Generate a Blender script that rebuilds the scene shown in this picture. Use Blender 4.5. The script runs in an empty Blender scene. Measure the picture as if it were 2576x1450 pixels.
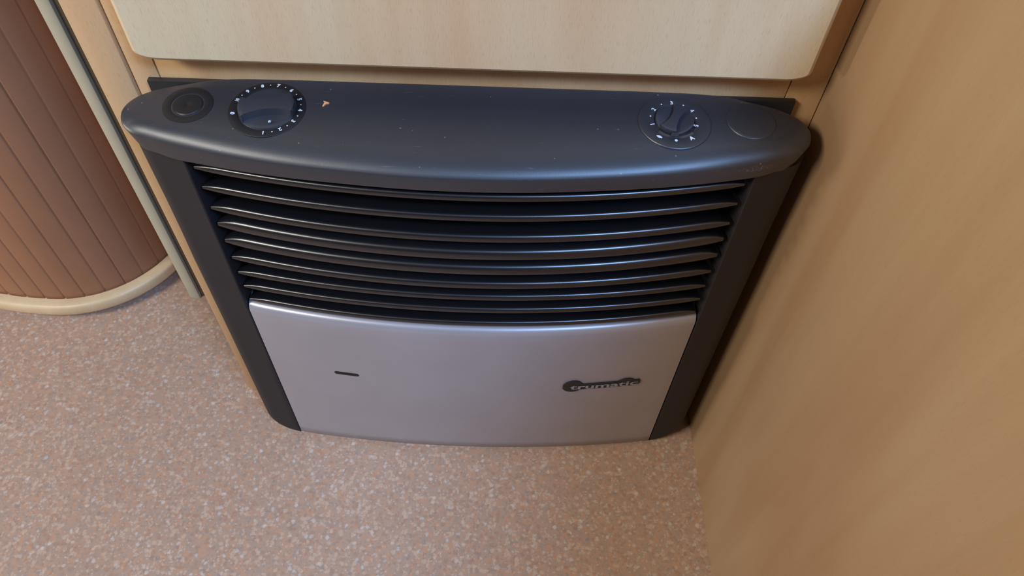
import bpy, bmesh, math, random
from mathutils import Vector, Matrix
random.seed(7)
S = bpy.context.scene
COL = S.collection
pi = math.pi

# ------------------------------------------------------------------ camera
FPX = 1850.0
pitch, roll, yaw = map(math.radians, (52.378, 2.900, 1.5976))
fw = Vector((math.sin(yaw)*math.cos(pitch), math.cos(yaw)*math.cos(pitch), -math.sin(pitch)))
rt = Vector((math.cos(yaw), -math.sin(yaw), 0))
up = rt.cross(fw)
r2 = math.cos(roll)*rt + math.sin(roll)*up
u2 = -math.sin(roll)*rt + math.cos(roll)*up
cam = bpy.data.cameras.new('camera')
cam_o = bpy.data.objects.new('camera', cam)
COL.objects.link(cam_o)
cam.sensor_fit = 'HORIZONTAL'
cam.sensor_width = 36.0
cam.lens = FPX/2576*36.0
cam.clip_start = 0.02
cam_o.matrix_world = Matrix(((r2.x, u2.x, -fw.x, -0.23598), (r2.y, u2.y, -fw.y, -0.44825),
                             (r2.z, u2.z, -fw.z, 0.80406), (0, 0, 0, 1)))
S.camera = cam_o

# ------------------------------------------------------------------ world, windows, exposure
w = bpy.data.worlds.new('world'); S.world = w
w.use_nodes = True
bg = w.node_tree.nodes['Background']
bg.inputs[0].default_value = (1.0, 0.68, 0.45, 1)
bg.inputs[1].default_value = 0.038


def area(name, loc, target, sx, sy, power, col):
    l = bpy.data.lights.new(name, 'AREA')
    l.shape = 'RECTANGLE'; l.size = sx; l.size_y = sy
    l.energy = power; l.color = col
    o = bpy.data.objects.new(name, l); COL.objects.link(o)
    o.location = loc
    o.rotation_euler = (Vector(target)-Vector(loc)).to_track_quat('-Z', 'Y').to_euler()
    return o


area('doorway_daylight', (-3.0, -0.32, 0.30), (0, -0.1, 0.40), 0.20, 0.30, 20, (1.0, 0.94, 0.86))
area('left_window_daylight', (-1.55, -0.95, 1.65), (-0.3, 0, 0.4), 0.6, 0.38, 28, (1.0, 0.96, 0.88))
area('rear_window_daylight', (0.48, -1.25, 1.92), (-0.2, -0.05, 0.4), 0.50, 0.40, 47, (0.30, 0.54, 1.0))

S.view_settings.view_transform = 'Standard'
S.view_settings.look = 'None'
S.view_settings.gamma = 1.0
S.view_settings.use_curve_mapping = False
S.view_settings.exposure = -0.10

# ------------------------------------------------------------------ helpers


def srgb(r, g, b):
    f = lambda c: (c/255/12.92) if c/255 <= 0.04045 else ((c/255+0.055)/1.055)**2.4
    return (f(r), f(g), f(b), 1)


def link(name, me, mat, parent=None, angle=35, smooth=True):
    o = bpy.data.objects.new(name, me)
    COL.objects.link(o)
    if mat: me.materials.append(mat)
    if smooth:
        for p in me.polygons: p.use_smooth = True
        me.set_sharp_from_angle(angle=math.radians(angle))
    if parent: o.parent = parent
    return o


def mesh(name, vs, fs, mat, parent=None, angle=35, smooth=True):
    me = bpy.data.meshes.new(name)
    me.from_pydata([tuple(v) for v in vs], [], fs)
    bm = bmesh.new(); bm.from_mesh(me)
    bmesh.ops.recalc_face_normals(bm, faces=bm.faces)
    bm.to_mesh(me); bm.free()
    return link(name, me, mat, parent, angle, smooth)


def box_bm(bm, a, b, bev=0.0, seg=2):
    vs = [bm.verts.new((x, y, z)) for x in (a[0], b[0]) for y in (a[1], b[1]) for z in (a[2], b[2])]
    F = [(0, 1, 3, 2), (4, 6, 7, 5), (0, 4, 5, 1), (2, 3, 7, 6), (0, 2, 6, 4), (1, 5, 7, 3)]
    fs = [bm.faces.new([vs[i] for i in f]) for f in F]
    if bev:
        es = {e for f in fs for e in f.edges}
        bmesh.ops.bevel(bm, geom=list(es), offset=bev, segments=seg, affect='EDGES', profile=0.5)


def box(name, a, b, mat, parent=None, bev=0.0, seg=2):
    bm = bmesh.new(); box_bm(bm, a, b, bev, seg)
    bmesh.ops.recalc_face_normals(bm, faces=bm.faces)
    me = bpy.data.meshes.new(name); bm.to_mesh(me); bm.free()
    return link(name, me, mat, parent)


def rings(name, R, mat, parent=None, cap0=True, cap1=True, angle=35, closed=True):
    n = len(R[0]); vs = [v for r in R for v in r]; fs = []
    for i in range(len(R)-1):
        for j in range(n if closed else n-1):
            k = (j+1) % n
            fs.append((i*n+j, i*n+k, (i+1)*n+k, (i+1)*n+j))
    if cap0: fs.append(tuple(range(n)))
    if cap1: fs.append(tuple((len(R)-1)*n+j for j in range(n)))
    o = mesh(name, vs, fs, mat, parent, angle)
    for p in o.data.polygons:
        if len(p.vertices) > 4: p.use_smooth = False     # end caps are flat
    return o


def thing(name, label, cat, loc=(0, 0, 0)):
    o = bpy.data.objects.new(name, None); COL.objects.link(o)
    o.location = loc; o['label'] = label; o['category'] = cat
    o.empty_display_size = 0.05
    return o


def structure(o):
    o['kind'] = 'structure'; return o


def sm(a, b, t):
    t = max(0.0, min(1.0, (t-a)/(b-a))); return t*t*(3-2*t)


# ------------------------------------------------------------------ materials
def new_mat(name):
    m = bpy.data.materials.new(name); m.use_nodes = True
    nt = m.node_tree; nt.nodes.clear()
    out = nt.nodes.new('ShaderNodeOutputMaterial'); b = nt.nodes.new('ShaderNodeBsdfPrincipled')
    nt.links.new(b.outputs[0], out.inputs[0])
    return m, nt, b


def node(nt, t, **kw):
    n = nt.nodes.new(t)
    for k, v in kw.items(): setattr(n, k, v)
    return n


def ramp(nt, fac, stops, interp='LINEAR'):
    r = node(nt, 'ShaderNodeValToRGB'); r.color_ramp.interpolation = interp
    el = r.color_ramp.elements
    while len(el) < len(stops): el.new(0.5)
    for e, (p, c) in zip(el, stops): e.position = p; e.color = c
    nt.links.new(fac, r.inputs[0]); return r


def mix(nt, fac, a, b, mode='MIX'):
    m = node(nt, 'ShaderNodeMix', data_type='RGBA', blend_type=mode)
    for s, v in ((0, fac), (6, a), (7, b)):
        if hasattr(v, 'default_value') or hasattr(v, 'links'): nt.links.new(v, m.inputs[s])
        else: m.inputs[s].default_value = v
    return m.outputs[2]


def coords(nt, scale=(1, 1, 1), rot=(0, 0, 0), loc=(0, 0, 0)):
    tc = node(nt, 'ShaderNodeTexCoord'); mp = node(nt, 'ShaderNodeMapping')
    mp.inputs[1].default_value = loc; mp.inputs[2].default_value = rot; mp.inputs[3].default_value = scale
    nt.links.new(tc.outputs['Object'], mp.inputs[0]); return mp.outputs[0]


def noise(nt, vec, scale, detail=3, rough=0.5, dist=0.0):
    n = node(nt, 'ShaderNodeTexNoise'); nt.links.new(vec, n.inputs['Vector'])
    n.inputs['Scale'].default_value = scale; n.inputs['Detail'].default_value = detail
    n.inputs['Roughness'].default_value = rough; n.inputs['Distortion'].default_value = dist
    return n.outputs[0]


def bump(nt, b, h, strength=0.2, dist=0.001):
    n = node(nt, 'ShaderNodeBump'); n.inputs['Strength'].default_value = strength
    n.inputs['Distance'].default_value = dist
    nt.links.new(h, n.inputs['Height']); nt.links.new(n.outputs[0], b.inputs['Normal'])


def plastic(name, col, rough, grain=0.15, spec=0.5, metallic=0.0):
    m, nt, b = new_mat(name)
    v = coords(nt)
    n = noise(nt, v, 900, 2)
    n2 = noise(nt, v, 14, 4)
    c = mix(nt, n2, tuple(x*0.88 for x in col[:3])+(1,), tuple(min(1, x*1.12) for x in col[:3])+(1,))
    nt.links.new(c, b.inputs['Base Color'])
    b.inputs['Roughness'].default_value = rough
    b.inputs['Specular IOR Level'].default_value = spec
    b.inputs['Metallic'].default_value = metallic
    bump(nt, b, n, grain, 0.0003)
    return m


def beech(name, light, dark, fleck, off=(0, 0, 0), rough=0.42, figure=1.0, flk=0.22):
    m, nt, b = new_mat(name)
    big = noise(nt, coords(nt, (1, 1, 0.16), loc=off), 9, 3, 0.5, 0.6)
    mid = noise(nt, coords(nt, (1, 1, 0.05), loc=off), 60, 4, 0.6, 0.2)
    c = ramp(nt, big, [(0.34, light), (0.64, dark)]).outputs[0]
    midr = ramp(nt, mid, [(0.3, (1, 1, 1, 1)), (0.75, (0.88, 0.82, 0.76, 1))]).outputs[0]
    c = mix(nt, 0.6*figure, c, midr, 'MULTIPLY')
    fl = noise(nt, coords(nt, (1, 1, 0.11), loc=off), 1500, 1, 0.4)
    fr = ramp(nt, fl, [(0.56, (0, 0, 0, 1)), (0.72, (1, 1, 1, 1))]).outputs[0]
    mf = node(nt, 'ShaderNodeMath', operation='MULTIPLY')
    nt.links.new(fr, mf.inputs[0]); mf.inputs[1].default_value = flk
    c = mix(nt, mf.outputs[0], c, fleck)
    nt.links.new(c, b.inputs['Base Color'])
    b.inputs['Roughness'].default_value = rough
    bump(nt, b, fl, 0.06, 0.0004)
    return m


M = {}
M['door'] = beech('pale_beech', srgb(218, 200, 164), srgb(214, 178, 138), srgb(150, 118, 88))
M['frame'] = beech('beech_frame', srgb(214, 180, 136), srgb(200, 156, 110), srgb(150, 112, 80), (3, 1, 2))
M['wall'] = beech('beech_wall', srgb(178, 148, 112), srgb(166, 131, 95), srgb(140, 100, 68), (7, 4, 3), 0.5, 0.8, 0.15)
M['tambour'] = plastic('brown_laminate', srgb(158, 110, 78), 0.5, 0.1)
M['ring'] = beech('beech_ring', srgb(226, 200, 158), srgb(214, 184, 142), srgb(170, 130, 96), (1, 5, 2))
M['trim'] = plastic('grey_edge_trim', srgb(196, 190, 166), 0.5, 0.1)
M['dark'] = plastic('dark_gap', (0.01, 0.008, 0.007, 1), 0.8)
M['grille'] = plastic('black_satin_blade', (0.007, 0.0065, 0.008, 1), 0.30, 0.05, 1.0)
M['black'] = plastic('black_plastic', (0.013, 0.013, 0.014, 1), 0.46, 0.25)
M['side'] = plastic('charcoal_plastic', (0.019, 0.016, 0.017, 1), 0.6, 0.25, 0.4)
M['knob'] = plastic('knob_plastic', (0.027, 0.030, 0.040, 1), 0.42, 0.1, 0.8)
M['track'] = plastic('worn_track', (0.055, 0.052, 0.055, 1), 0.6, 0.2)
M['olive'] = plastic('olive_shade', srgb(96, 84, 64), 0.8)  # beech in shadow, its shade put into the colour
M['well'] = plastic('dial_black', (0.009, 0.009, 0.011, 1), 0.5, 0.1)
M['white'] = plastic('white_print', (0.66, 0.70, 0.76, 1), 0.5, 0.0)
M['badge_letter'] = plastic('grey_lettering', (0.30, 0.31, 0.34, 1), 0.4, 0.0)
M['crumb'] = plastic('orange_crumb', srgb(232, 160, 110), 0.8)
M['lint'] = plastic('pale_lint', srgb(190, 200, 200), 0.9)
M['silver'] = plastic('silver_grey_paint', srgb(170, 166, 170), 0.36, 0.12, 0.6, 0.35)
M['bodymetal'] = plastic('matt_black_metal', (0.006, 0.006, 0.007, 1), 0.7)

# top cover: black plastic with dust specks, fine scratches and a rubbed patch at the right corner
m, nt, b = new_mat('dusty_black_plastic')
v = coords(nt)
base = mix(nt, noise(nt, v, 18, 4), (0.018, 0.020, 0.026, 1), (0.025, 0.027, 0.034, 1))
vo = node(nt, 'ShaderNodeTexVoronoi'); vo.inputs['Scale'].default_value = 130
nt.links.new(v, vo.inputs['Vector'])
sp = ramp(nt, vo.outputs['Distance'], [(0.05, (1, 1, 1, 1)), (0.10, (0, 0, 0, 1))]).outputs[0]
sel = node(nt, 'ShaderNodeSeparateColor'); nt.links.new(vo.outputs['Color'], sel.inputs[0])
pick = node(nt, 'ShaderNodeMath', operation='GREATER_THAN'); pick.inputs[1].default_value = 0.84
nt.links.new(sel.outputs[0], pick.inputs[0])
mm = node(nt, 'ShaderNodeMath', operation='MULTIPLY'); nt.links.new(sp, mm.inputs[0]); nt.links.new(pick.outputs[0], mm.inputs[1])
mm2 = node(nt, 'ShaderNodeMath', operation='MULTIPLY'); nt.links.new(mm.outputs[0], mm2.inputs[0]); mm2.inputs[1].default_value = 0.35
c = mix(nt, mm2.outputs[0], base, (0.35, 0.35, 0.36, 1))
scr = noise(nt, coords(nt, (0.12, 1.0, 1), (0, 0, 0.12)), 700, 2)
sr = ramp(nt, scr, [(0.70, (0, 0, 0, 1)), (0.78, (0.22, 0.22, 0.22, 1))]).outputs[0]
c = mix(nt, sr, c, (0.22, 0.22, 0.24, 1))
# rubbed patch
tc = node(nt, 'ShaderNodeTexCoord')
for cx, rad, amt in ((-0.055, 0.013, 0.6),):
    mp = node(nt, 'ShaderNodeMapping'); mp.inputs[1].default_value = (0.055, 0.066, -0.444)
    mp.inputs[3].default_value = (1, 2.5, 4.5)
    mp.vector_type = 'POINT'
    sub = node(nt, 'ShaderNodeVectorMath', operation='SUBTRACT'); sub.inputs[1].default_value = (-0.056, -0.064, 0.4475)
    nt.links.new(tc.outputs['Object'], sub.inputs[0])
    ml = node(nt, 'ShaderNodeVectorMath', operation='MULTIPLY'); ml.inputs[1].default_value = (1, 0.4, 4.5)
    nt.links.new(sub.outputs[0], ml.inputs[0])
    ln = node(nt, 'ShaderNodeVectorMath', operation='LENGTH'); nt.links.new(ml.outputs[0], ln.inputs[0])
    fr = ramp(nt, ln.outputs['Value'], [(0.006, (1, 1, 1, 1)), (0.016, (0, 0, 0, 1))]).outputs[0]
    nn = ramp(nt, noise(nt, v, 600, 3), [(0.52, (0, 0, 0, 1)), (0.6, (1, 1, 1, 1))]).outputs[0]
    k = node(nt, 'ShaderNodeMath', operation='MULTIPLY'); nt.links.new(fr, k.inputs[0]); nt.links.new(nn, k.inputs[1])
    c = mix(nt, k.outputs[0], c, (0.12, 0.115, 0.11, 1))
nt.links.new(c, b.inputs['Base Color'])
b.inputs['Roughness'].default_value = 0.45
b.inputs['Specular IOR Level'].default_value = 1.0
bump(nt, b, noise(nt, v, 1200, 2), 0.12, 0.0003)
M['cover'] = m

# floor: speckled vinyl
m, nt, b = new_mat('speckled_vinyl')
v = coords(nt)
wob = node(nt, 'ShaderNodeTexNoise'); wob.inputs['Scale'].default_value = 260; nt.links.new(v, wob.inputs['Vector'])
wm = node(nt, 'ShaderNodeVectorMath', operation='SCALE'); wm.inputs['Scale'].default_value = 0.004
nt.links.new(wob.outputs['Color'], wm.inputs[0])
va = node(nt, 'ShaderNodeVectorMath', operation='ADD'); nt.links.new(v, va.inputs[0]); nt.links.new(wm.outputs[0], va.inputs[1])
base = mix(nt, noise(nt, v, 7, 3), srgb(188, 157, 134), srgb(174, 142, 120))


def chips(scale, lo, hi, stops, size, amt, prev):
    vo = node(nt, 'ShaderNodeTexVoronoi'); vo.inputs['Scale'].default_value = scale
    nt.links.new(va.outputs[0], vo.inputs['Vector'])
    se = node(nt, 'ShaderNodeSeparateColor'); nt.links.new(vo.outputs['Color'], se.inputs[0])
    col = ramp(nt, se.outputs[1], stops, 'CONSTANT').outputs[0]
    mask = ramp(nt, vo.outputs['Distance'], [(size*0.55, (1, 1, 1, 1)), (size, (0, 0, 0, 1))]).outputs[0]
    g = node(nt, 'ShaderNodeMath', operation='GREATER_THAN'); g.inputs[1].default_value = lo
    nt.links.new(se.outputs[0], g.inputs[0])
    a = node(nt, 'ShaderNodeMath', operation='MULTIPLY'); nt.links.new(mask, a.inputs[0]); nt.links.new(g.outputs[0], a.inputs[1])
    a2 = node(nt, 'ShaderNodeMath', operation='MULTIPLY'); nt.links.new(a.outputs[0], a2.inputs[0]); a2.inputs[1].default_value = amt
    return mix(nt, a2.outputs[0], prev, col)


c = chips(230, 0.25, 1, [(0, srgb(212, 182, 156)), (0.3, srgb(168, 130, 104)), (0.55, srgb(204, 150, 112)), (0.8, srgb(164, 146, 130))], 0.75, 0.5, base)
c = chips(170, 0.72, 1, [(0, srgb(210, 206, 200)), (0.35, srgb(196, 132, 96)), (0.6, srgb(138, 132, 130)), (0.85, srgb(222, 214, 206))], 0.45, 0.50, c)
c = chips(420, 0.6, 1, [(0, srgb(160, 120, 98)), (0.4, srgb(216, 200, 188)), (0.7, srgb(140, 126, 118))], 0.6, 0.38, c)
nt.links.new(c, b.inputs['Base Color'])
b.inputs['Roughness'].default_value = 0.55
bump(nt, b, noise(nt, v, 300, 2), 0.08, 0.0005)
M['floor'] = m

# ------------------------------------------------------------------ room shell
structure(box('floor', (-2.2, -1.8, -0.02), (1.4, 0.62, 0.0), M['floor']))
structure(box('wall_right', (0.0, -1.8, 0.0), (0.02, 0.60, 0.64), M['wall'], bev=0.001))
structure(box('wall_back', (-2.2, 0.60, 0.0), (0.02, 0.62, 0.92), M['wall']))

# ------------------------------------------------------------------ cabinet above and around the heater
cab = thing('cabinet', 'pale beech cabinet with rounded overhanging door above the black heater', 'cabinet', (-0.27, 0.2, 0))


def under(root, o):
    o.parent = root
    o.matrix_parent_inverse = Matrix.Translation(-Vector(root.location))
    return o


ZT = 0.86
under(cab, box('corner_post', (-0.5368, 0.0, 0.0), (-0.5112, 0.022, ZT), M['frame'], bev=0.0012))
under(cab, box('stile', (-0.5085, 0.0005, 0.0), (-0.4898, 0.018, ZT), M['frame'], bev=0.0004))
under(cab, box('stile', (-0.0272, 0.0005, 0.0), (-0.0008, 0.018, ZT), M['frame'], bev=0.0004))
under(cab, box('fixed_panel', (-0.4890, 0.0008, 0.0), (-0.0280, 0.018, ZT), M['frame'], bev=0.0004))
under(cab, box('carcass', (-0.530, 0.0225, 0.0), (-0.004, 0.56, ZT), M['dark'], bev=0.001))


def door_mesh():
    x0, x1, z0, z1 = -0.4915, -0.0235, 0.4905, ZT
    rx, rz = 0.019, 0.009

    def outline(ins):
        pts = []
        N = 10
        for k in range(N+1):
            a = -pi + k*(pi/2)/N
            pts.append((x0+rx+(rx-ins)*math.cos(a), z0+rz+(rz-ins)*math.sin(a)))
        for k in range(N+1):
            a = -pi/2 + k*(pi/2)/N
            pts.append((x1-rx+(rx-ins)*math.cos(a), z0+rz+(rz-ins)*math.sin(a)))
        pts += [(x1-ins, z1-ins), (x0+ins, z1-ins)]
        return pts
    R = []
    for y, ins in ((-0.0008, 0.002), (-0.0025, 0.0), (-0.0145, 0.0), (-0.0170, 0.0006), (-0.0188, 0.0018), (-0.0200, 0.0040)):
        R.append([(p[0], y, p[1]) for p in outline(ins)])
    return R


under(cab, rings('door', door_mesh(), M['door'], angle=50))

# ------------------------------------------------------------------ partition panel behind the left post
part = thing('partition_panel', 'narrow upright partition with a rounded grey edge between tambour unit and beech post', 'panel', (-0.64, 0.3, 0))
under(part, box('board', (-0.6470, 0.150, 0.0), (-0.6285, 0.58, ZT), M['frame'], bev=0.0008))
pts = [(-0.6515, 0.1498), (-0.6515, 0.1420), (-0.6505, 0.1395), (-0.6480, 0.1385), (-0.6395, 0.1380), (-0.6375, 0.1390), (-0.6368, 0.1410), (-0.6368, 0.1498)]
R = [[(p[0], p[1], z) for p in pts] for z in (0.0005, ZT)]
under(part, rings('edge_trim', R, M['trim'], angle=40))
under(part, box('shade_strip', (-0.6366, 0.1425, 0.0005), (-0.6310, 0.1498, ZT), M['olive'], bev=0.0005))  # added strip, painted as the shaded line between trim and post

# ------------------------------------------------------------------ tambour cabinet
tam = thing('tambour_cabinet', 'round-ended brown tambour cabinet with vertical slats on a pale beech base', 'cabinet', (-0.85, 0.3, 0))


def tam_path(off):
    """plan curve from the right rear, round the nose, to the left rear; off = inset"""
    P = []
    cx, cy = -0.803, 0.238
    for k in range(61):
        a = k*(pi/2)/60
        P.append((cx+(0.145-off)*math.cos(a), cy-(0.145-off)*math.sin(a)))
    for k in range(1, 61):
        a = pi/2 + k*(pi/2)/60
        P.append((cx+(0.25-off)*math.cos(a), cy-(0.145-off)*math.sin(a)))
    P = [(cx+0.145-off, 0.56), (cx+0.145-off, 0.40)] + P + [(cx-0.25+off, 0.40), (cx-0.25+off, 0.56)]
    return P


def resample(P, step):
    out = [P[0]]; d = 0
    for a, b_ in zip(P, P[1:]):
        L = math.hypot(b_[0]-a[0], b_[1]-a[1]); t = step-d
        while t <= L:
            out.append((a[0]+(b_[0]-a[0])*t/L, a[1]+(b_[1]-a[1])*t/L)); t += step
        d = L-(t-step)
    return out


fine = resample(tam_path(0.0165), 0.0007)
n = len(fine); prof = []
for i, p in enumerate(fine):
    a, b_ = fine[max(0, i-1)], fine[min(n-1, i+1)]
    dx, dy = b_[0]-a[0], b_[1]-a[1]; L = math.hypot(dx, dy)
    nx, ny = dy/L, -dx/L                       # points inwards or outwards
    if (p[0]+0.85)*nx+(p[1]-0.35)*ny < 0: nx, ny = -nx, -ny
    s = (i*0.0007+0.0075) % 0.0248
    g = min(s, 0.0248-s)
    d = 0.0012*(1-sm(0.0, 0.0014, g)) - 0.0006*math.sin(pi*s/0.0248)
    if i % 4 == 0 or g < 0.0024:
        prof.append((p[0]-nx*d, p[1]-ny*d))
R = [[(x, y, z) for x, y in prof] for z in (0.029, ZT)]
under(tam, rings('tambour_shutter', R, M['tambour'], angle=60))
outr = tam_path(0.0)
R = []
for z, ins in ((0.014, 0.004), (0.015, 0.0015), (0.018, 0.0003), (0.0285, 0.0), (0.0312, 0.0012), (0.0326, 0.0038), (0.0330, 0.007), (0.0330, 0.0140), (0.030, 0.0152)):
    R.append([(x, y, z) for x, y in tam_path(ins)])
under(tam, rings('base_moulding', R, M['ring'], angle=50))
R = [[(x, y, z) for x, y in tam_path(0.030)] for z in (0.0, 0.0142)]
under(tam, rings('plinth', R, M['dark']))
R = [[(x, y, z) for x, y in tam_path(0.004)] for z in (ZT, ZT+0.02)]
under(tam, rings('top_board', R, M['ring']))

# ------------------------------------------------------------------ heater
heater = thing('gas_heater', 'black caravan gas heater with curved louvres and silver-grey lower panel', 'heater', (-0.26, -0.03, 0))


def H(o): return under(heater, o)


XC = -0.2590


def interp(T, z):
    if z <= T[0][0]: return T[0][1]
    for (a, va_), (b_, vb) in zip(T, T[1:]):
        if z <= b_: return va_+(vb-va_)*(z-a)/(b_-a)
    return T[-1][1]


BOW = [(0.0, 0.0135), (0.12, 0.0180), (0.257, 0.0215), (0.30, 0.0205), (0.32, 0.0235), (0.345, 0.0255), (0.367, 0.0265), (0.40, 0.0248), (0.44, 0.0235)]


def fy(x, z, e=0.055):
    t = (x-XC)/0.2035
    return -(e+interp(BOW, z)*(1-t*t))


# backing and inner case
H(box('back_plate', (-0.4975, -0.0045, 0.02), (-0.0205, 0.0003, 0.4635), M['black'], bev=0.0006))
H(box('inner_case', (-0.485, -0.030, 0.012), (-0.033, -0.0045, 0.440), M['bodymetal'], bev=0.001))


def side_frame(sgn):
    R = []
    Z0, Z1 = 0.006, 0.4400
    zs = [Z0+0.024*(1-math.cos(a*pi/2/10)) for a in range(11)] + [Z0+0.024+(Z1-Z0-0.024)*k/12 for k in range(1, 13)]
    for z in zs:
        q = max(0.0, 1-(z-Z0)/0.024)
        red = 0.024*(1-math.sqrt(max(0, 1-q*q)))
        ho = 0.2462-red
        hi = 0.2062
        row = []
        # inner return, front face, outer rounding, side face, back
        row.append((hi, -0.020))
        f0 = fy(XC+hi, z, 0.0562)
        row.append((hi, f0+0.0015)); row.append((hi+0.0004, f0+0.0005)); row.append((hi+0.0014, f0))
        for k in range(1, 5):
            h = hi+0.0014+(ho-0.017-hi-0.0014)*k/4
            row.append((h, fy(XC+h, z, 0.0562)))
        fe = fy(XC+ho-0.017, z, 0.0562)
        for k in range(1, 9):
            a = k*(pi/2)/8
            row.append((ho-0.017+0.017*math.sin(a), fe+0.003*k/8+0.018*(1-math.cos(a))))
        row.append((ho, -0.012)); row.append((ho-0.001, -0.0003))
        row.append((hi+0.01, -0.0003))
        R.append([(XC+sgn*h, y, z) for h, y in row])
    return rings('side_frame', R, M['side'], angle=40)


H(side_frame(-1)); H(side_frame(1))


# louvres
def blade(z0, th, rise, hx=0.2012, e=0.0555):
    """rounded nose at the front, blade running back and upward behind it"""
    xs = [XC-hx+2*hx*k/56 for k in range(57)]
    R = []
    for i, x in enumerate(xs):
        y0 = fy(x, z0, e)
        edge = min(i, 56-i)
        k = (0.35, 0.75, 0.95, 1.0)[min(edge, 3)]
        t = th*k
        row = []
        for s in range(13):
            a = -pi/2 + s*pi/12
            row.append((x, y0+t*0.5*(1-abs(math.cos(a))**0.6), z0+t*0.5*math.sin(a)))
        # top surface running back, gently down then up behind
        row.append((x, y0+t*0.9+0.004, z0+t*0.5+rise*0.15))
        row.append((x, -0.032, z0+t*0.5+rise))
        row.append((x, -0.031, z0-t*0.5+rise))
        row.append((x, y0+t*0.9+0.004, z0-t*0.5+rise*0.15+0.0008))
        R.append(row)
    return rings('louvre_blade', R, M['grille'], angle=40)


ZB = [0.4270, 0.4068, 0.3848, 0.3660, 0.3462, 0.3250, 0.3050, 0.2860, 0.2665]
TH = [0.0066, 0.0070, 0.0082, 0.0116, 0.0116, 0.0084, 0.0072, 0.0070, 0.0068]
for z, t in zip(ZB, TH):
    H(blade(z, t, -0.010))

# lower front panel
R = []
HX = 0.2050
NX = 48
prof = [(0.0082, 0.014), (0.0070, 0.006), (0.0072, 0.0015), (0.0085, 0.0)] + [(0.0085+(0.2500-0.0085)*k/16, 0.0) for k in range(1, 17)] + \
       [(0.2530, 0.0006), (0.2556, 0.0020), (0.2574, 0.0040), (0.2582, 0.0065), (0.2580, 0.016)]
for z, d in prof:
    row = []
    for k in range(NX+1):
        x = XC-HX+2*HX*k/NX
        ex = 0.0008 if k in (0, NX) else 0.0
        row.append((x, fy(x, z, 0.0572)+d+ex, z))
    R.append(row)
# turned edges at both sides, closed as a shell
vs = [v for r in R for v in r]; nn_ = NX+1; fs = []
for i in range(len(R)-1):
    for j in range(NX): fs.append((i*nn_+j, i*nn_+j+1, (i+1)*nn_+j+1, (i+1)*nn_+j))
base = len(vs)
for i, r in enumerate(R):
    for v in (r[0], r[-1]): vs.append((v[0], max(v[1], -0.057)+0.016, v[2]))
for i in range(len(R)-1):
    fs.append((i*nn_, (i+1)*nn_, base+2*(i+1), base+2*i))
    fs.append((i*nn_+NX, (i+1)*nn_+NX, base+2*(i+1)+1, base+2*i+1))
panel = H(mesh('front_panel', vs, fs, M['silver'], angle=50))
panel['label'] = 'silver-grey curved lower panel'


def inlay(name, pts, mat, h=0.0004, parent=None, e=0.0572):
    """outline on the curved front face (x, z), raised h proud of it, given as a dense polygon strip"""
    bm = bmesh.new()
    f = [bm.verts.new((x, 0, z)) for x, z in pts]
    face = bm.faces.new(f)
    bmesh.ops.triangulate(bm, faces=[face])
    bmesh.ops.subdivide_edges(bm, edges=bm.edges, cuts=2)
    r = bmesh.ops.extrude_face_region(bm, geom=bm.faces[:])
    top = {v for v in r['geom'] if isinstance(v, bmesh.types.BMVert)}
    for v in bm.verts:
        v.co.y = fy(v.co.x, v.co.z, e) + (0.0006 if v not in top else -h)
    bmesh.ops.recalc_face_normals(bm, faces=bm.faces)
    me = bpy.data.meshes.new(name); bm.to_mesh(me); bm.free()
    o = link(name, me, mat, None, 40)
    under(heater, o)
    if parent: pass
    return o


def slotpts(cx, cz, L, t):
    P = []
    for k in range(9):
        a = -pi/2+k*pi/8; P.append((cx+L/2-t/2+t/2*math.cos(a), cz+t/2*math.sin(a)))
    for k in range(9):
        a = pi/2+k*pi/8; P.append((cx-L/2+t/2+t/2*math.cos(a), cz+t/2*math.sin(a)))
    return P


slot = inlay('viewing_slot', slotpts(-0.3865, 0.1630, 0.0250, 0.0052), M['dark'], 0.0002)
slot['label'] = 'black inspection slot'

# badge outline: big disc left, bar, second bump right
bx0, bx1, bz = -0.1690, -0.0895, 0.1555
top_, bot_ = [], []
for k in range(121):
    x = bx0+(bx1-bx0)*0.5*(1-math.cos(pi*k/120))
    zt = bz+0.0040; zb = bz-0.0058
    dx = x-(-0.1590)
    if abs(dx) < 0.0100:
        r = math.sqrt(0.0100**2-dx*dx); zt = max(zt, bz+0.001+r*1.03) if r > 0.004 or x > -0.159 else bz+0.001+r; zb = min(zb, bz-r) if r > 0.0058 or x > -0.159 else bz-r
    dx = x-(-0.1045)
    if abs(dx) < 0.0105:
        r = math.sqrt(0.0105**2-dx*dx); zt = max(zt, bz-0.0022+r)
    e_ = bx1-x
    if e_ < 0.0058:
        r = math.sqrt(max(0, 0.0058**2-(0.0058-e_)**2)); zt = min(zt, bz+r*1.1); zb = max(zb, bz-r)
    top_.append((x, zt)); bot_.append((x, zb))
bp = bot_[:] + top_[::-1]
clean = []
for p in bp:
    if not clean or math.hypot(p[0]-clean[-1][0], p[1]-clean[-1][1]) > 4e-5: clean.append(p)
if math.hypot(clean[0][0]-clean[-1][0], clean[0][1]-clean[-1][1]) < 1e-5: clean.pop()
badge = inlay('badge', clean, M['black'], 0.0014)
badge['label'] = 'small black raised name badge'


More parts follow.
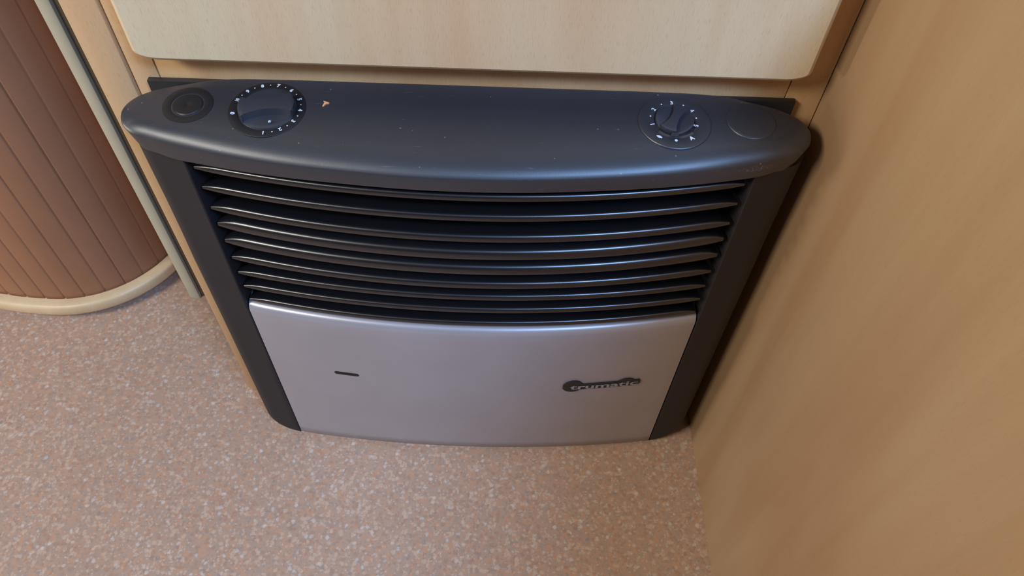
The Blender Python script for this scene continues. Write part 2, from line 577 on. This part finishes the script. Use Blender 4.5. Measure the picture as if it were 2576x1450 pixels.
def text_verts(s, size, bold=0.0, res=3):
    cu = bpy.data.curves.new('glyph', 'FONT')
    cu.body = s; cu.size = size; cu.align_x = 'CENTER'; cu.align_y = 'CENTER'
    cu.offset = bold; cu.resolution_u = res; cu.fill_mode = 'FRONT'
    o = bpy.data.objects.new('glyph', cu); COL.objects.link(o)
    bpy.context.view_layer.update()
    me = bpy.data.meshes.new_from_object(o.evaluated_get(bpy.context.evaluated_depsgraph_get()))
    vs = [v.co.copy() for v in me.vertices]; fs = [tuple(p.vertices) for p in me.polygons]
    bpy.data.objects.remove(o); bpy.data.curves.remove(cu); bpy.data.meshes.remove(me)
    xs = [v.x for v in vs]; ys = [v.y for v in vs]
    mx, my = (min(xs)+max(xs))/2, (min(ys)+max(ys))/2
    return [Vector((v.x-mx, v.y-my, 0)) for v in vs], fs


# lettering on the badge
vs, fs = text_verts('trumatic', 0.0155, 0.00035, 5)
wid = max(v.x for v in vs)-min(v.x for v in vs)
kx = 0.0700/wid
VV = []
for v in vs:
    x = -0.1270+v.x*kx; z = bz-0.0006+v.y*0.80
    VV.append((x, fy(x, z, 0.0572)-0.0017, z))
let = mesh('lettering', VV, fs, M['badge_letter'], smooth=False)
let.parent = badge

# ------------------------------------------------------------------ top cover
HALF = [(0.0, -0.0003), (0.08, -0.0003), (0.14, -0.0005), (0.172, -0.0012), (0.193, -0.0032), (0.2130, -0.0075), (0.2300, -0.0140),
        (0.2395, -0.0210), (0.2446, -0.0290), (0.2458, -0.0370), (0.2435, -0.0445), (0.2370, -0.0510), (0.222, -0.0567), (0.190, -0.0645), (0.140, -0.0737),
        (0.090, -0.0795), (0.03, -0.0838), (0.0, -0.0843)]
XM = -0.2612


def catmull(P, n=8):
    out = []
    for i in range(len(P)-1):
        p0 = P[max(0, i-1)]; p1 = P[i]; p2 = P[i+1]; p3 = P[min(len(P)-1, i+2)]
        # chord based tangents keep the curve from overshooting
        for k in range(n):
            t = k/n
            d1 = math.hypot(p2[0]-p1[0], p2[1]-p1[1])
            def tan(a, b_, c):
                da = math.hypot(b_[0]-a[0], b_[1]-a[1]) or 1e-9; dc = math.hypot(c[0]-b_[0], c[1]-b_[1]) or 1e-9
                return tuple(((b_[q]-a[q])/da*dc+(c[q]-b_[q])/dc*da)/(da+dc) for q in (0, 1))
            m1 = tan(p0, p1, p2) if i > 0 else ((1, 0)); m2 = tan(p1, p2, p3) if i < len(P)-2 else ((-1, 0))
            h = (2*t**3-3*t*t+1, t**3-2*t*t+t, -2*t**3+3*t*t, t**3-t*t)
            out.append(tuple(h[0]*p1[q]+h[1]*m1[q]*d1+h[2]*p2[q]+h[3]*m2[q]*d1 for q in (0, 1)))
    out.append(P[-1])
    return out


hf = catmull(HALF)
loop = [(XM+s, y) for s, y in hf] + [(XM-s, y) for s, y in hf[::-1][1:-1]]


def off_loop(L, d):
    """inset a closed plan outline by d, towards a spine along the middle of the cover"""
    out = []
    for x, y in L:
        sx = XM+max(-0.214, min(0.214, x-XM)); dx, dy = sx-x, -0.040-y
        l = math.hypot(dx, dy); e = min(d, 0.9*l)
        out.append((x+dx/l*e, y+dy/l*e))
    return out


def zt(y): return 0.4658+0.0875*y+0.0024*sm(-0.0075, -0.0005, y)


def soft(x, y):
    """edge rounding: full along the bowed front, tight at the back"""
    return 0.42+0.58*sm(-0.030, -0.056, y)*(1-0.35*sm(0.19, 0.24, abs(x-XM)))


R = []
for ins, z in ((0.0034, 0.4366), (0.0020, 0.4372)):
    R.append([(*off_loop([p], ins+0.0032*sm(0.20, 0.243, abs(p[0]-XM)))[0], z) for p in loop])
for ins, dz in ((0.0, 0.0085), (0.0006, 0.0070), (0.0026, 0.0050), (0.0060, 0.0031), (0.0105, 0.0016), (0.0150, 0.0007), (0.0200, 0.0001), (0.024, 0.0)):
    row = []
    for p in loop:
        k = soft(*p)
        sx = XM+max(-0.214, min(0.214, p[0]-XM)); room = math.hypot(sx-p[0], -0.040-p[1])
        x, y = off_loop([p], ins*k*min(1.0, 0.62*room/(0.024*k)))[0]
        row.append((x, y, zt(y)-dz*k))
    R.append(row)
cover = H(rings('top_cover', R, M['cover'], angle=34))

# frame of the sloping top: u across, v back, h up
al = math.atan(0.0875)
E1 = Vector((1, 0, 0)); E2 = Vector((0, math.cos(al), math.sin(al))); EN = Vector((0, -math.sin(al), math.cos(al)))
O0 = Vector((0, 0, 0.4658))


def TP(x, y, h):
    return O0+E1*x+E2*(y/math.cos(al))+EN*h


def lathe(name, cx, cy, prof, mat, seg=64, ang=35, cap=True):
    R = []
    for r, h in prof:
        R.append([TP(0, 0, 0)*0+TP(cx, cy, h)+E1*(r*math.cos(2*pi*k/seg))+E2*(r*math.sin(2*pi*k/seg)) for k in range(seg)])
    return rings(name, R, mat, angle=ang, cap0=cap, cap1=cap)


def knob(name, cx, cy, Rr, H0, H1, w0, k2, ang, mat, rise=0.5):
    """round knob whose top carries a full-width grip bar with scooped sides"""
    ca, sa = math.cos(ang), math.sin(ang)
    cols = []
    NC = 72
    for i in range(NC+1):
        th = pi*i/NC
        u = -Rr*math.cos(th); vm = max(1e-5, Rr*math.sin(th))
        wd = w0+k2*(u/Rr)**2
        e = 0.0009
        half = [0.0, 0.5*wd, wd-0.0002, wd, wd+e*0.5, wd+e]
        rest = [wd+e+(vm-wd-e)*q for q in (0.15, 0.35, 0.6, 0.8, 0.93, 1.0)] if vm > wd+e else [vm]*6
        hv = [min(vm, q) for q in half]+[min(vm, max(q, 0)) for q in rest]
        row = [-q for q in hv[:0:-1]]+hv
        pts = []
        for v_ in row:
            a_ = abs(v_)
            out_ = min(1.0, max(0.0, (a_-wd)/(Rr-w0)))
            lowest = H0+(H1-H0)*rise*out_**1.2
            st = sm(wd, wd+e, a_)
            h = H1*(1-st)+lowest*st
            rr = math.hypot(u, v_)/Rr
            h -= 0.0005*sm(0.93, 1.0, rr)
            pts.append(TP(cx, cy, h)+E1*(u*ca-v_*sa)+E2*(u*sa+v_*ca))
        cols.append(pts)
    m_ = len(cols[0]); vs = [p for c_ in cols for p in c_]; fs = []
    for i in range(NC):
        for j in range(m_-1): fs.append((i*m_+j, (i+1)*m_+j, (i+1)*m_+j+1, i*m_+j+1))
    # skirt down to the dial plate
    rim = [i*m_ for i in range(NC+1)]+[i*m_+m_-1 for i in range(NC, -1, -1)]
    b0 = len(vs); c0 = TP(cx, cy, 0.0)
    for r_ in rim:
        d = vs[r_]-TP(cx, cy, 0.0); d -= EN*d.dot(EN)
        vs.append(c0+d*1.03)
    for j in range(len(rim)):
        k = (j+1) % len(rim); fs.append((rim[j], rim[k], b0+k, b0+j))
    me = bpy.data.meshes.new(name); me.from_pydata([tuple(v) for v in vs], [], fs)
    bm = bmesh.new(); bm.from_mesh(me)
    bmesh.ops.remove_doubles(bm, verts=bm.verts, dist=2e-5)
    bmesh.ops.dissolve_degenerate(bm, dist=1e-6, edges=bm.edges)
    bmesh.ops.recalc_face_normals(bm, faces=bm.faces)
    bm.to_mesh(me); bm.free()
    return link(name, me, mat, None, 38)


def dot(cx, cy, r, h, n=14):
    c0 = TP(cx, cy, h)
    return [c0+E1*(r*math.cos(2*pi*k/n))+E2*(r*math.sin(2*pi*k/n)) for k in range(n)], [tuple(range(n))]


def glyph(s, cx, cy, size, rot, h, bold=0.00012, sx=1.0):
    vs, fs = text_verts(s, size, bold)
    c0 = TP(cx, cy, h); ca, sa = math.cos(rot), math.sin(rot)
    return [c0+E1*(v.x*sx*ca-v.y*sa)+E2*(v.x*sx*sa+v.y*ca) for v in vs], fs


def join(parts):
    V, F = [], []
    for vs, fs in parts:
        b_ = len(V); V += list(vs); F += [tuple(b_+i for i in f) for f in fs]
    return V, F


# push button, left end
lb = H(lathe('push_button', -0.4605, -0.0300, [(0.0176, -0.001), (0.0176, 0.0003), (0.0168, 0.0006), (0.0128, 0.0005), (0.0118, 0.0002), (0.0114, -0.0008),
                                              (0.0108, -0.0008), (0.0105, 0.0003), (0.0098, 0.0008), (0.0045, 0.0008), (0.0015, 0.0004), (0.0008, 0.0002)], M['black']))
# blower dial
bc = (-0.4042, -0.0318)
bd = H(lathe('blower_dial', bc[0], bc[1], [(0.0272, -0.001), (0.0272, 0.0002), (0.0266, 0.0006), (0.0212, 0.0006), (0.0206, 0.0003), (0.0202, -0.0012)], M['well']))
kn = knob('dial_knob', bc[0]+0.0002, bc[1]-0.0006, 0.0194, 0.0006, 0.0060, 0.0050, 0.0055, math.radians(11), M['knob'], 0.25); kn.parent = bd
bd_inv = None
labels = ['10', '', '9', '', '8', '', '7', '', '6', '', '5', '', '4', '', '3', '', '2', '', '1']
A = [157.8, 145.9, 133.8, 121.2, 108.6, 95.9, 82.6, 70.1, 57.1, 43.7, 30.3, 16.3, 3.2, -11.7, -26.0, -41.2, -55.9, -71.0, -87.0]
posB = [(-.4266, -.0241), (-.4244, -.0194), (-.421, -.0153), (-.4164, -.0123), (-.4114, -.0101), (-.406, -.0094), (-.4004, -.0096), (-.3954, -.0112),
        (-.3909, -.0141), (-.3869, -.0177), (-.3839, -.0221), (-.3822, -.0273), (-.3817, -.0323), (-.3827, -.0378), (-.3846, -.0427), (-.3879, -.0471),
        (-.392, -.0504), (-.3969, -.0526), (-.4024, -.0542)]
parts = [glyph('0', -0.4272, -0.0376, 0.0042, math.radians(80), 0.0009, 0.00022)]
for s, (x, y) in zip(labels, posB):
    a = math.atan2(y-bc[1], x-bc[0])
    rr = 0.0236; x, y = bc[0]+rr*math.cos(a), bc[1]+rr*math.sin(a)
    if s: parts.append(glyph(s, x, y, 0.0040, a-pi/2, 0.0009, 0.0002, 0.75 if len(s) > 1 else 1))
    else: parts.append(dot(x, y, 0.0005, 0.0009))
V, F = join(parts)
o = mesh('scale_numbers', V, F, M['white'], smooth=False); o.parent = bd

# thermostat dial
tcn = (-0.1143, -0.0320)
td = H(lathe('thermostat_dial', tcn[0], tcn[1], [(0.0262, -0.001), (0.0262, 0.0006), (0.0257, 0.0011), (0.0152, 0.0011), (0.0146, 0.0007), (0.0143, -0.0005)], M['cover']))
kn = knob('dial_knob', tcn[0], tcn[1]+0.0012, 0.0137, 0.0013, 0.0046, 0.0030, 0.0034, math.radians(62), M['knob'], 0.8); kn.parent = td
posT = [(-.1306, -.0355, '1'), (-.1313, -.0275, ''), (-.1284, -.0206, '2'), (-.1223, -.0152, ''), (-.1147, -.0134, '3'), (-.1063, -.0156, ''),
        (-.1007, -.0208, '4'), (-.0984, -.0281, ''), (-.0995, -.0356, '5')]
parts = []
for x, y, s in posT:
    a = math.atan2(y+0.0315, x+0.1148)
    if s: parts.append(glyph(s, x, y, 0.0044, a-pi/2, 0.0014, 0.00016))
    else: parts.append(dot(x, y, 0.0006, 0.0014))
parts.append(dot(-0.1152, -0.0505, 0.0011, 0.0014))
parts.append(glyph('A', -0.1040, -0.0478, 0.0046, math.radians(28), 0.0014, 0.00022))
# leaf shaped igniter symbol
lf = []
for k in range(9):
    t = k/8; lf.append((-0.0022+0.0044*t, 0.0009*math.sin(pi*t)+0.0003))
for k in range(9):
    t = 1-k/8; lf.append((-0.0022+0.0044*t, -0.0008*math.sin(pi*t*0.9)-0.0002))
ra = math.radians(-28)
c0 = TP(-0.1268, -0.0475, 0.0014)
parts.append(([c0+E1*(x*math.cos(ra)-y*math.sin(ra))+E2*(x*math.sin(ra)+y*math.cos(ra)) for x, y in lf], [tuple(range(len(lf)))]))
V, F = join(parts)
o = mesh('scale_numbers', V, F, M['white'], smooth=False); o.parent = td


def arc_strip(name, r0, r1, a0, a1, h0, h1, mat, cy):
    R = []
    for k in range(25):
        a = math.radians(a0+(a1-a0)*k/24)
        R.append([TP(tcn[0], cy, h)+E1*(r*math.cos(a))+E2*(r*math.sin(a)) for r, h in ((r0, h0), (r0, h1), (r1, h1), (r1, h0))])
    return rings(name, R, mat, angle=30)


o = arc_strip('slider_track', 0.0152, 0.0180, -137, -45, 0.0005, 0.00125, M['track'], tcn[1]+0.0015); o.parent = td
o = arc_strip('slider_groove', 0.0148, 0.0158, -141, -41, 0.0005, 0.0016, M['well'], tcn[1]+0.0015); o.parent = td
# ribbed slider
parts = []
bm = bmesh.new()
for k in range(6):
    a0 = -104+k*2.9; a1 = a0+2.2
    q = []
    for r in (0.0150, 0.0182):
        for a in (a0, a1):
            for h in (0.0008, 0.0034):
                q.append(bm.verts.new(TP(tcn[0], tcn[1]+0.0015, h)+E1*(r*math.cos(math.radians(a)))+E2*(r*math.sin(math.radians(a)))))
    for f in ((0, 1, 3, 2), (4, 6, 7, 5), (0, 4, 5, 1), (2, 3, 7, 6), (1, 5, 7, 3), (0, 2, 6, 4)): bm.faces.new([q[i] for i in f])
q = []
for r in (0.0150, 0.0186):
    for a in (-106, -86):
        for h in (0.0008, 0.0024):
            q.append(bm.verts.new(TP(tcn[0], tcn[1]+0.0015, h)+E1*(r*math.cos(math.radians(a)))+E2*(r*math.sin(math.radians(a)))))
for f in ((0, 1, 3, 2), (4, 6, 7, 5), (0, 4, 5, 1), (2, 3, 7, 6), (1, 5, 7, 3), (0, 2, 6, 4)): bm.faces.new([q[i] for i in f])
bmesh.ops.recalc_face_normals(bm, faces=bm.faces)
me = bpy.data.meshes.new('slider'); bm.to_mesh(me); bm.free()
o = link('slider', me, M['knob']); o.parent = td

# blanking cap, right end
H(lathe('blanking_cap', -0.0585, -0.0282, [(0.0178, -0.001), (0.0178, 0.0003), (0.0174, 0.0007), (0.0160, 0.0009)], M['cover'], ang=30))

# children of parts that were built in world space: the parts themselves carry identity transforms
bpy.context.view_layer.update()
for par in (bd, td, badge):
    for ch in par.children: ch.matrix_parent_inverse = par.matrix_world.inverted()

# ------------------------------------------------------------------ crumbs
bm = bmesh.new()
pts = [(-0.0022, -0.0022), (-0.0012, 0.0012), (-0.0022, 0.0030), (0.0004, 0.0022), (0.0026, 0.0014), (0.0024, 0.0004), (0.0004, -0.0002), (-0.0012, -0.0024)]
bot = [bm.verts.new(TP(-0.3638+x, -0.0250+y, 0.0001)) for x, y in pts]
top = [bm.verts.new(TP(-0.3638+x*0.85, -0.0250+y*0.85, 0.0009)) for x, y in pts]
bm.faces.new(top); bm.faces.new(bot[::-1])
for i in range(len(pts)):
    k = (i+1) % len(pts); bm.faces.new((bot[i], bot[k], top[k], top[i]))
bmesh.ops.recalc_face_normals(bm, faces=bm.faces)
me = bpy.data.meshes.new('crumb'); bm.to_mesh(me); bm.free()
o = link('crumb', me, M['crumb'])
o['label'] = 'tiny orange crumb lying on the black heater top right of the large dial'; o['category'] = 'crumb'

bm = bmesh.new()
bmesh.ops.create_icosphere(bm, subdivisions=2, radius=0.0011)
for v in bm.verts:
    v.co *= 1+random.uniform(-0.35, 0.35)
    v.co.z *= 0.8
    v.co = TP(-0.3990, -0.0464, 0.0030)+v.co*1.0
me = bpy.data.meshes.new('lint'); bm.to_mesh(me); bm.free()
o = link('lint', me, M['lint'])
o['label'] = 'tiny pale fluff on the near rim of the large black dial'; o['category'] = 'lint'
